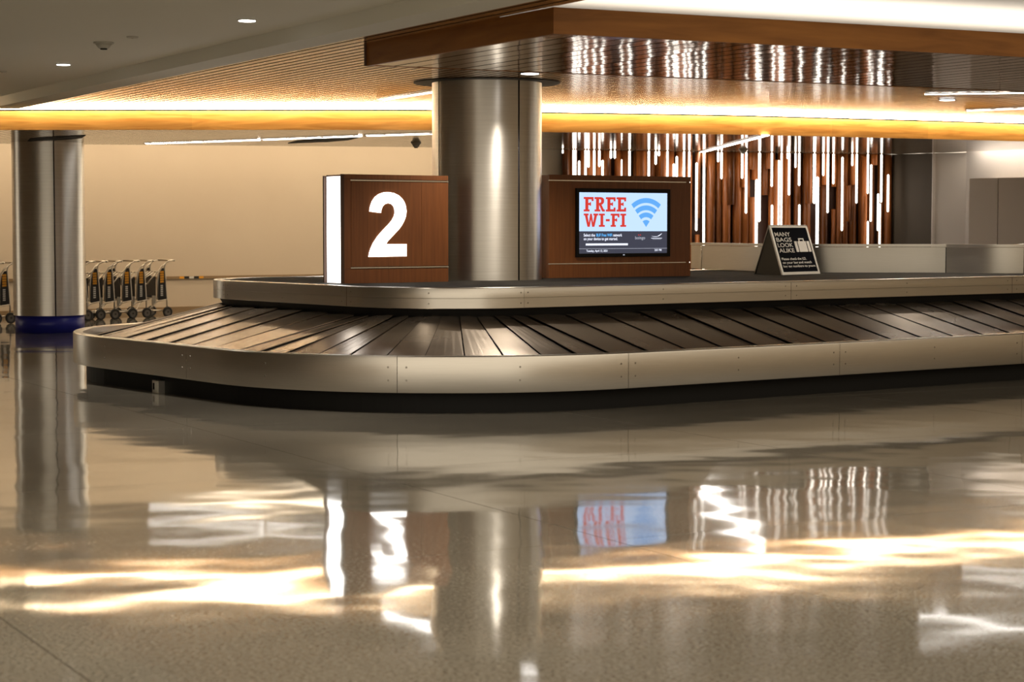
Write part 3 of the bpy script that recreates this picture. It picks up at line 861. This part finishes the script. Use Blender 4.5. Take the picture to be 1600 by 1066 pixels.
def st_(s, x0, x1, z, h, mt, bold=.02):
    m_ = textm('caption', s, (x1 - x0) * SW, h * SH, bold)
    obj('caption', fw.put(m_, sx0 + x0 * SW, YS - .0012, sz1 - z * SH), M[mt], tv)
st_('Select the', .048, .175, .720, .048, 'scr_white')
st_('BUF Free WiFi', .190, .368, .720, .048, 'scr_cyan')
st_('network', .380, .480, .720, .048, 'scr_white')
st_('on your device to get started.', .048, .430, .780, .046, 'scr_white')
scrbox('white_bar', .072, .547, .835, .868, 'scr_white', -.001)
scrbox('divider', 0, 1, .918, .924, 'scr_grey', -.001)
st_('Tuesday, April 13, 2021', .078, .315, .972, .034, 'scr_white')
st_('3:01 PM', .855, .935, .966, .034, 'scr_white')
st_('boingo', .630, .745, .768, .052, 'scr_grey', .01)
for dx in (.665, .685):
    scrbox('logo_dot', dx, dx + .010, .690, .706, 'scr_red', -.001)
sw = [(0, .30), (.25, .22), (.55, .22), (.8, .40), (.95, .75), (1.0, 1.0), (.93, .72), (.75, .30), (.5, .10), (.25, .10)]
obj('logo_swoosh', fw.put(polym('logo_swoosh', [(a * .125 * SW, b * .065 * SH) for a, b in sw], .001), sx0 + .815 * SW, YS - .0012, sz1 - .735 * SH), M['scr_white'], tv)
scrbox('logo_line', .815, .94, .748, .756, 'scr_white', -.001)
scrbox('logo_line', .83, .93, .764, .771, 'scr_grey', -.001)
scrbox('maker_mark', .493, .512, 1.018, 1.034, 'scr_grey', .0005)

# ------------------------------------------------------------------ A-frame sign on the deck
FL, FR, BLp = U(1222.5, 430, ZS), U(1281.5, 428, ZS), U(1179.5, 427.8, ZS)
au = (FR - FL).normalized(); AW = (FR - FL).length; av = BLp - FL
AH = ZX(1201, 352, (FL.y + BLp.y) / 2)[0] - ZS
fs = thing('a_frame_sign', 'black folding sign with white suitcase symbol standing on the deck', 'sign', (FL.x, FL.y, ZS))
T0 = Vector((FL.x, FL.y, ZS)); T1 = Vector((FL.x + av.x / 2, FL.y + av.y / 2, ZS + AH)); T2 = Vector((BLp.x, BLp.y, ZS))
U3 = Vector((au.x, au.y, 0))
def leaf(P, Q, outw):
    w = (Q - P).normalized(); n = U3.cross(w); n.normalize()
    if n.dot(outw) > 0: n = -n            # local +y points inwards
    return P, U3, n, w, (Q - P).length
out_f = Vector((-av.x, -av.y, 0))
P, u3, n3_, w3, HL = leaf(T0, T1, out_f)
def fput(m, x=0, y=0, z=0): return frame_mesh(m, P + u3 * x + n3_ * y + w3 * z, u3, n3_, w3)
def fbox(nm, x0, x1, y0, y1, z0, z1): return fput(boxm(nm, x0, x1, y0, y1, z0, z1))
fr = .035
obj('board', fbox('board', fr * .8, AW - fr * .8, .002, .012, fr * .8, HL - fr * .8), M['sign_black'], fs)
for x0, x1, z0, z1 in ((0, fr, 0, HL), (AW - fr, AW, 0, HL), (fr, AW - fr, 0, fr), (fr, AW - fr, HL - fr, HL)):
    obj('frame_bar', fbox('frame_bar', x0, x1, -.004, .014, z0, z1), M['sign_frame'], fs)
def fl_(s, xa_, xb_, zt_, zb_, bold=.02):
    # fractions across and down the leaf
    m_ = textm('lettering', s, (xb_ - xa_) * AW, (zb_ - zt_) * HL, bold)
    obj('lettering', fput(m_, xa_ * AW, .001, (1 - zb_) * HL), M['sign_white'], fs)
fl_('MANY', .085, .490, .140, .225, .010)
fl_('BAGS', .090, .490, .250, .335, .010)
fl_('LOOK', .090, .490, .360, .443, .010)
fl_('ALIKE', .090, .490, .468, .552, .010)
fl_('Please check the I.D.', .095, .745, .655, .705, .015)
fl_('on your bag and match', .095, .860, .730, .778, .015)
fl_('bag tag numbers to yours', .090, .930, .803, .850, .015)
# suitcase: three panes and a handle
for x0, x1 in ((.545, .610), (.632, .850), (.872, .940)):
    obj('suitcase_mark', fbox('suitcase_mark', x0 * AW, x1 * AW, -.001, .002, (1 - .545) * HL, (1 - .330) * HL), M['sign_white'], fs)
for x0, x1, z0, z1 in ((.67, .695, .285, .330), (.785, .81, .285, .330), (.67, .81, .270, .292)):
    obj('suitcase_mark', fbox('suitcase_mark', x0 * AW, x1 * AW, -.001, .002, (1 - z1) * HL, (1 - z0) * HL), M['sign_white'], fs)
P, u3, n3_, w3, HL2 = leaf(T2, T1, -out_f)
obj('rear_leaf', fbox('rear_leaf', 0, AW, 0, .012, 0, HL2), M['sign_side'], fs)
# dark cheek between the leaves at the left, as in the photograph
ck = mesh('side_cheek', [T0 + U3 * .004 + (T2 - T0) * .04, T2 + U3 * .004 - (T2 - T0) * .04, T1 + U3 * .004 - Vector((0, 0, .02)), T0 + U3 * .012 + (T2 - T0) * .04, T2 + U3 * .012 - (T2 - T0) * .04, T1 + U3 * .012 - Vector((0, 0, .02))], [(0, 2, 1), (3, 4, 5), (0, 1, 4, 3), (1, 2, 5, 4), (2, 0, 3, 5)])
obj('side_cheek', fixn(ck), M['sign_side'], fs)
obj('edge_bar', tubes('edge_bar', [[T2 + Vector((0, 0, .006)), T1]], .007, 6), M['sign_frame'], fs)

# ------------------------------------------------------------------ steel housing behind the deck
GZ0 = .966
GP = [(1079, 419.3), (1096, 420.2), (1150, 422.6), (1200, 424.3), (1260, 425.6), (1320, 426), (1400, 426), (1478, 426.2), (1600, 427.3)]
gp = [U(x, y, GZ0) for x, y in GP]
gp.append(gp[-1] + Vector((2.2, 1.2))); gp.append(gp[-1] + Vector((2.5, 1.86)))
gs = catmull(gp, 6)
GH = 1.300
gd = thing('steel_housing', 'low curved steel conveyor housing standing behind the folding sign', 'housing', (gp[0].x, gp[0].y, GZ0))
def gsect(i0, i1, nm, z0, z1, d0, d1, m):
    a = gs[i0:i1 + 1]
    P_ = offs_poly(gs, d0)[i0:i1 + 1]; Q_ = offs_poly(gs, d1)[i0:i1 + 1]
    me = prism(nm, P_ + list(reversed(Q_)), z0, z1)
    for p in me.polygons: p.use_smooth = abs(p.normal.z) < .5
    me.set_sharp_from_angle(angle=math.radians(32))
    return obj(nm, me, m, gd)
ends = [0, 6, 42, 48, len(gs) - 1]
for a, b in zip(ends[:-1], ends[1:]):
    gsect(a, b, 'side_panel', GZ0, GH - .035, .004 if a else .006, .03, M['steel_dark'])
    gsect(a, b, 'cap_rail', GH - .03, GH, -.006, .10, M['steel_dark'])
for k in (1, 2, 3):
    p = gs[ends[k]]
    obj('joint_strip', cyl('joint_strip', (p.x, p.y + .008), .007, GZ0, GH - .035, 8), M['black'] if k > 1 else M['chrome'], gd)
# white sheet lying on the housing at the far right
pz = gs[49]; 
sh_ = mesh('paper_stack', [(pz.x - .35, pz.y + .0, GH + .002), (pz.x + .5, pz.y + .1, GH + .002), (pz.x + .5, pz.y + .5, GH + .004), (pz.x - .2, pz.y + .4, GH + .004),
                            (pz.x - .02, pz.y + .05, GH + .02), (pz.x + .5, pz.y + .12, GH + .11), (pz.x + .5, pz.y + .48, GH + .11), (pz.x - .02, pz.y + .36, GH + .02)], BOXF)
o = obj('folded_sheet', fixn(sh_), M['white_paint']); tag(o, 'white folded sheet lying on the steel housing at the right edge', 'sheet')

# ------------------------------------------------------------------ luggage carts
def cart_parts():
    """one cart in local space: x forward along the row, y to the left, z up"""
    D = {}
    hw = .24
    P = []
    for s in (-1, 1):
        y = s * hw
        P.append([(.02, y, .09), (.02, y, .30), (.0, y, .60), (-.02, y, .84), (.0, y, .90), (.06, y, .935), (.15, y, .945)])       # rear post and handle arm
        P.append([(-.16, y, .30), (-.155, y, .60), (-.13, y, .76), (-.07, y, .85), (.0, y, .90)])                                  # front post of the side panel
        P.append([(.02, y, .30), (-.05, y, .285), (-.16, y, .265), (-.24, y, .20), (-.30, y * .85, .13), (-.85, y * .45, .11)])    # lower side rail
        P.append([(.02, y, .11), (-.30, y * .9, .12), (-.85, y * .45, .10)])
    P.append([(-.13, -hw, .76), (-.13, hw, .76)]); P.append([(-.16, -hw, .32), (-.16, hw, .32)]); P.append([(.02, -hw, .10), (.02, hw, .10)])
    P.append([(-.40, -.2, .125), (-.40, .2, .125)]); P.append([(-.60, -.16, .12), (-.60, .16, .12)]); P.append([(-.85, -.11, .105), (-.85, .11, .105)])
    for y in (-.1, 0, .1): P.append([(-.13, y, .76), (-.30, y, .66), (-.33, y, .56)])
    P.append([(-.33, -.2, .56), (-.33, .2, .56)]); P.append([(-.13, -.2, .76), (-.33, -.2, .56)]); P.append([(-.13, .2, .76), (-.33, .2, .56)])
    D['frame'] = (tubes('frame', P, .012, 6), 'cart_metal')
    D['handle'] = (tubes('handle', [[(.15, -.27, .945), (.15, .27, .945)]], .016, 8), 'cart_metal')
    pts = [(-.145, .285), (.008, .30), (-.008, .60), (-.03, .82), (-.07, .815), (-.115, .74), (-.140, .60)]
    for s in (-1, 1):
        m_ = polym('advert_panel', pts, .006); m_.transform(Matrix.Translation((0, s * hw + .003, 0)))
        D['advert_panel' + ('' if s < 0 else '_2')] = (m_, 'cart_panel')
    b = bmesh.new()
    for i in range(5):
        m_ = polym('t', [(-.105, .575 + i * .040), (-.035, .580 + i * .040), (-.040, .612 + i * .040), (-.108, .606 + i * .040)], .002); m_.transform(Matrix.Translation((0, -hw - .004, 0))); b.from_mesh(m_)
    m_ = bpy.data.meshes.new('yellow_print'); b.to_mesh(m_); b.free(); D['yellow_print'] = (m_, 'print_yellow')
    b = bmesh.new()
    for i in range(6):
        m_ = polym('t', [(-.100, .355 + i * .032), (-.055, .357 + i * .032), (-.055, .379 + i * .032), (-.100, .377 + i * .032)], .002); m_.transform(Matrix.Translation((0, -hw - .004, 0))); b.from_mesh(m_)
    m_ = bpy.data.meshes.new('white_print'); b.to_mesh(m_); b.free(); D['white_print'] = (m_, 'print_white')
    D['back_board'] = (boxm('back_board', -.185, -.17, -.21, .21, .36, .68), 'cart_dark')
    D['corner_block'] = (boxm('corner_block', -.20, -.165, -.20, -.14, .22, .36, .006), 'plastic_white')
    return D
CPARTS = cart_parts()
def wheel_mesh(r, w):
    n = 20; v = []; f = []
    prof = [(r * .62, -w / 2), (r * .9, -w / 2), (r, -w / 4), (r, w / 4), (r * .9, w / 2), (r * .62, w / 2)]
    for i in range(n):
        a = 2 * PI * i / n
        for rr, y in prof: v.append((rr * math.cos(a), y, rr * math.sin(a)))
    k = len(prof)
    for i in range(n):
        for j in range(k):
            f.append((i * k + j, i * k + (j + 1) % k, ((i + 1) % n) * k + (j + 1) % k, ((i + 1) % n) * k + j))
    t = fixn(mesh('tire', v, f, True))
    v = []; f = []
    for y, rr in ((-w * .35, r * .63), (w * .35, r * .63)):
        for i in range(n):
            a = 2 * PI * i / n; v.append((rr * math.cos(a), y, rr * math.sin(a)))
    f = [tuple(range(n)), tuple(range(2 * n - 1, n - 1, -1))] + [(i, (i + 1) % n, n + (i + 1) % n, n + i) for i in range(n)]
    h = fixn(mesh('hub', v, f))
    v = []; f = []
    tube(v, f, [(0, -w * .55, 0), (0, w * .55, 0)], r * .14, 10)
    return t, h, fixn(mesh('axle_cap', v, f))
WT, WH, WA = wheel_mesh(.088, .035)
WT2, WH2, WA2 = wheel_mesh(.06, .03)
for m_, k in ((WT, 'tire'), (WH, 'wheel_hub'), (WA, 'tire'), (WT2, 'tire'), (WH2, 'wheel_hub'), (WA2, 'tire')): m_.materials.append(M[k])
for m_, k in CPARTS.values(): m_.materials.append(M[k])
CARTS = [(262, 495.6, 'luggage cart nearest the carousel, rightmost of the row along the wall'), (229.8, 497.2, 'second luggage cart from the right end of the row by the wall'), (207.4, 498.2, 'third luggage cart from the right end of the row by the wall'),
         (180, 499.4, 'fourth luggage cart from the right end of the row by the wall'), (157.5, 500.3, 'fifth luggage cart from the right end of the row by the wall'), (137.4, 501.2, 'luggage cart half hidden behind the right side of the blue-based column'),
         (17, 505.8, 'luggage cart just left of the blue-based column'), (-5, 506.8, 'luggage cart cut off by the left edge of the picture')]
cpos = [U(x, y, 0) for x, y, _ in CARTS]
row = (cpos[0] - cpos[6]).normalized(); row = Vector((math.cos(math.radians(40)), math.sin(math.radians(40))))
ra = math.atan2(row.y, row.x); rside = Vector((-row.y, row.x))
for (x_, y_, lab), p in zip(CARTS, cpos):
    q = p + rside * .26 - row * .02
    ct = thing('luggage_cart', lab, 'luggage cart', (q.x, q.y, 0), ra, 'luggage carts along the beige wall')
    for nm, (m_, k) in CPARTS.items():
        o = bpy.data.objects.new(nm.replace('_2', ''), m_); COL.objects.link(o); o.parent = ct
        if nm == 'advert_panel': pn = o
        if nm in ('yellow_print', 'white_print'): o.parent = pn
    for wx, wy, wz, (a_, b_, c_) in ((.02, -.262, .088, (WT, WH, WA)), (.02, .262, .088, (WT, WH, WA)), (-.85, 0, .06, (WT2, WH2, WA2))):
        w = bpy.data.objects.new('wheel', a_); COL.objects.link(w); w.parent = ct; w.location = (wx, wy, wz)
        for nm, m_ in (('hub', b_), ('axle_cap', c_)):
            o = bpy.data.objects.new(nm, m_); COL.objects.link(o); o.parent = w

# ------------------------------------------------------------------ ceiling fittings
def linear(label, p, q, z, w, m, group='linear ceiling lights'):
    a, b = U(*p, z), U(*q, z); d = (b - a).normalized(); n = Vector((-d.y, d.x)) * w / 2
    t = thing('linear_light', label, 'ceiling light', (a.x, a.y, z), 0, group)
    obj('diffuser', prism('diffuser', [a - n, b - n, b + n, a + n], z - .012, z - .002), m, t)
    e = d * .0; n2 = n * 1.25
    for s in (-1, 1):
        obj('edge_rail', prism('edge_rail', [a + n * s - e, b + n * s + e, b + n2 * s + e, a + n2 * s - e], z - .014, z - .001), M['chrome'], t)
linear('slim white ceiling light left of a row of three, over the beige wall', (227, 224.0), (405, 218.0), Z_LOW, .07, M['linear_led'])
linear('slim white ceiling light in the middle of a row of three near the wall', (410, 217.8), (563, 211.9), Z_LOW, .07, M['linear_led'])
linear('slim white ceiling light ending behind the big steel column on its left', (572, 211.6), (700, 207.6), Z_LOW, .07, M['linear_led'])
linear('slim slanting white ceiling light in front of the tube wall', (1096, 236.8), (1196, 210.5), Z_LOW, .10, M['linear_led'])
linear('long white ceiling light right of the canopy, at the right edge', (1445, 145.6), (1690, 142.3), Z_UP, .16, M['linear_led'])
linear('short white ceiling light close above the cove at the right edge', (1510, 172), (1640, 167), Z_UP, .07, M['linear_led'])
linear('white ceiling light running into the big steel column from the left', (596, 154.6), (690, 140.2), Z_UP, .10, M['linear_led'])
def disc(name, label, cat, p, z, r, m, ring, th=.012, group=None, watts=0, spread=110):
    c_ = U(*p, z)
    t = thing(name, label, cat, (c_.x, c_.y, z), 0, group)
    obj('trim_ring', cyl('trim_ring', c_, r * 1.18, z - th * .6, z - .001, 32), ring, t)
    obj('lens', cyl('lens', c_, r, z - th, z - th * .6, 32), m, t)
    if watts:
        li = bpy.data.lights.new('lamp', 'SPOT'); li.energy = watts; li.spot_size = math.radians(spread); li.spot_blend = .6
        li.shadow_soft_size = r * .8; li.color = (1.0, .90, .76)
        lo = bpy.data.objects.new('lamp', li); COL.objects.link(lo); lo.parent = t; lo.location = (0, 0, -th - .012)
    return c_
disc('downlight', 'round downlight in the grey ceiling near the soffit edge, upper middle', 'downlight', (386, 31), Z_GREY, .062, M['small_led'], M['plastic_white'], group='downlights', watts=220)
disc('downlight', 'round downlight in the grey ceiling at the far left', 'downlight', (99, 100), Z_GREY, .062, M['small_led'], M['plastic_white'], group='downlights', watts=220)
disc('downlight', 'bright downlight in the wooden ceiling beside the big steel column', 'downlight', (828, 114), Z_UP, .085, M['small_led'], M['collar'], group='downlights', watts=160, spread=130)
disc('downlight', 'bright downlight in the wooden ceiling at right, beyond the canopy', 'downlight', (1480, 155.5), Z_UP, .085, M['small_led'], M['collar'], group='downlights', watts=160, spread=130)
for (p, lab) in (((207, 57), 'small flat cover plate on the grey ceiling beside the dome detector'), ((3, 111.5), 'small flat cover plate on the grey ceiling at the left edge')):
    c_ = U(*p, Z_GREY)
    t = thing('cover_plate', lab, 'cover plate', (c_.x, c_.y, Z_GREY))
    obj('plate', cyl('plate', c_, .045, Z_GREY - .012, Z_GREY - .001, 24, r2=.05), M['plastic_white'], t)
    obj('screw', cyl('screw', c_, .008, Z_GREY - .015, Z_GREY - .012, 10), M['chrome'], t)
def detector(label, p, z, r, h, m):
    c_ = U(*p, z); t = thing('smoke_detector', label, 'smoke detector', (c_.x, c_.y, z), 0, 'ceiling detectors')
    obj('base_ring', cyl('base_ring', c_, r, z - h * .22, z - .001, 28, r2=r), m, t)
    obj('housing', cyl('housing', c_, r * .5, z - h * .85, z - h * .22, 28, r2=r * .85), m, t)
    obj('sensor', cyl('sensor', c_, r * .35, z - h, z - h * .85, 20), M['black'], t)
detector('dome shaped detector hanging from the grey ceiling at left', (162, 66), Z_GREY, .085, .062, M['plastic_white'])
detector('dome detector on the low ceiling left of the big column', (650, 222.5), Z_LOW, .072, .08, M['plastic_grey'])
detector('dome detector on the low ceiling before the tube wall', (1161, 233), Z_LOW, .072, .07, M['plastic_grey'])
def diffuser(label, p, q, w):
    a, b = U(*p, Z_LOW), U(*q, Z_LOW); d = (b - a).normalized(); n = Vector((-d.y, d.x)) * w / 2
    t = thing('air_diffuser', label, 'air vent', (a.x, a.y, Z_LOW), 0, 'slot air vents')
    m_ = (a + b) / 2
    obj('slot', prism('slot', [a, m_ - n - d * .3, m_ - n + d * .3, b, m_ + n + d * .3, m_ + n - d * .3], Z_LOW - .006, Z_LOW - .001), M['black'], t)
    obj('blade', prism('blade', [a + d * .2 - n * .06, b - d * .2 - n * .06, b - d * .2 + n * .06, a + d * .2 + n * .06], Z_LOW - .010, Z_LOW - .006), M['collar'], t)
diffuser('black slot vent in the low ceiling above the blue-based column', (43, 220.6), (134, 211.2), .5)
diffuser('black slot vent in the low ceiling between the columns', (450, 223.8), (560, 214.8), .5)
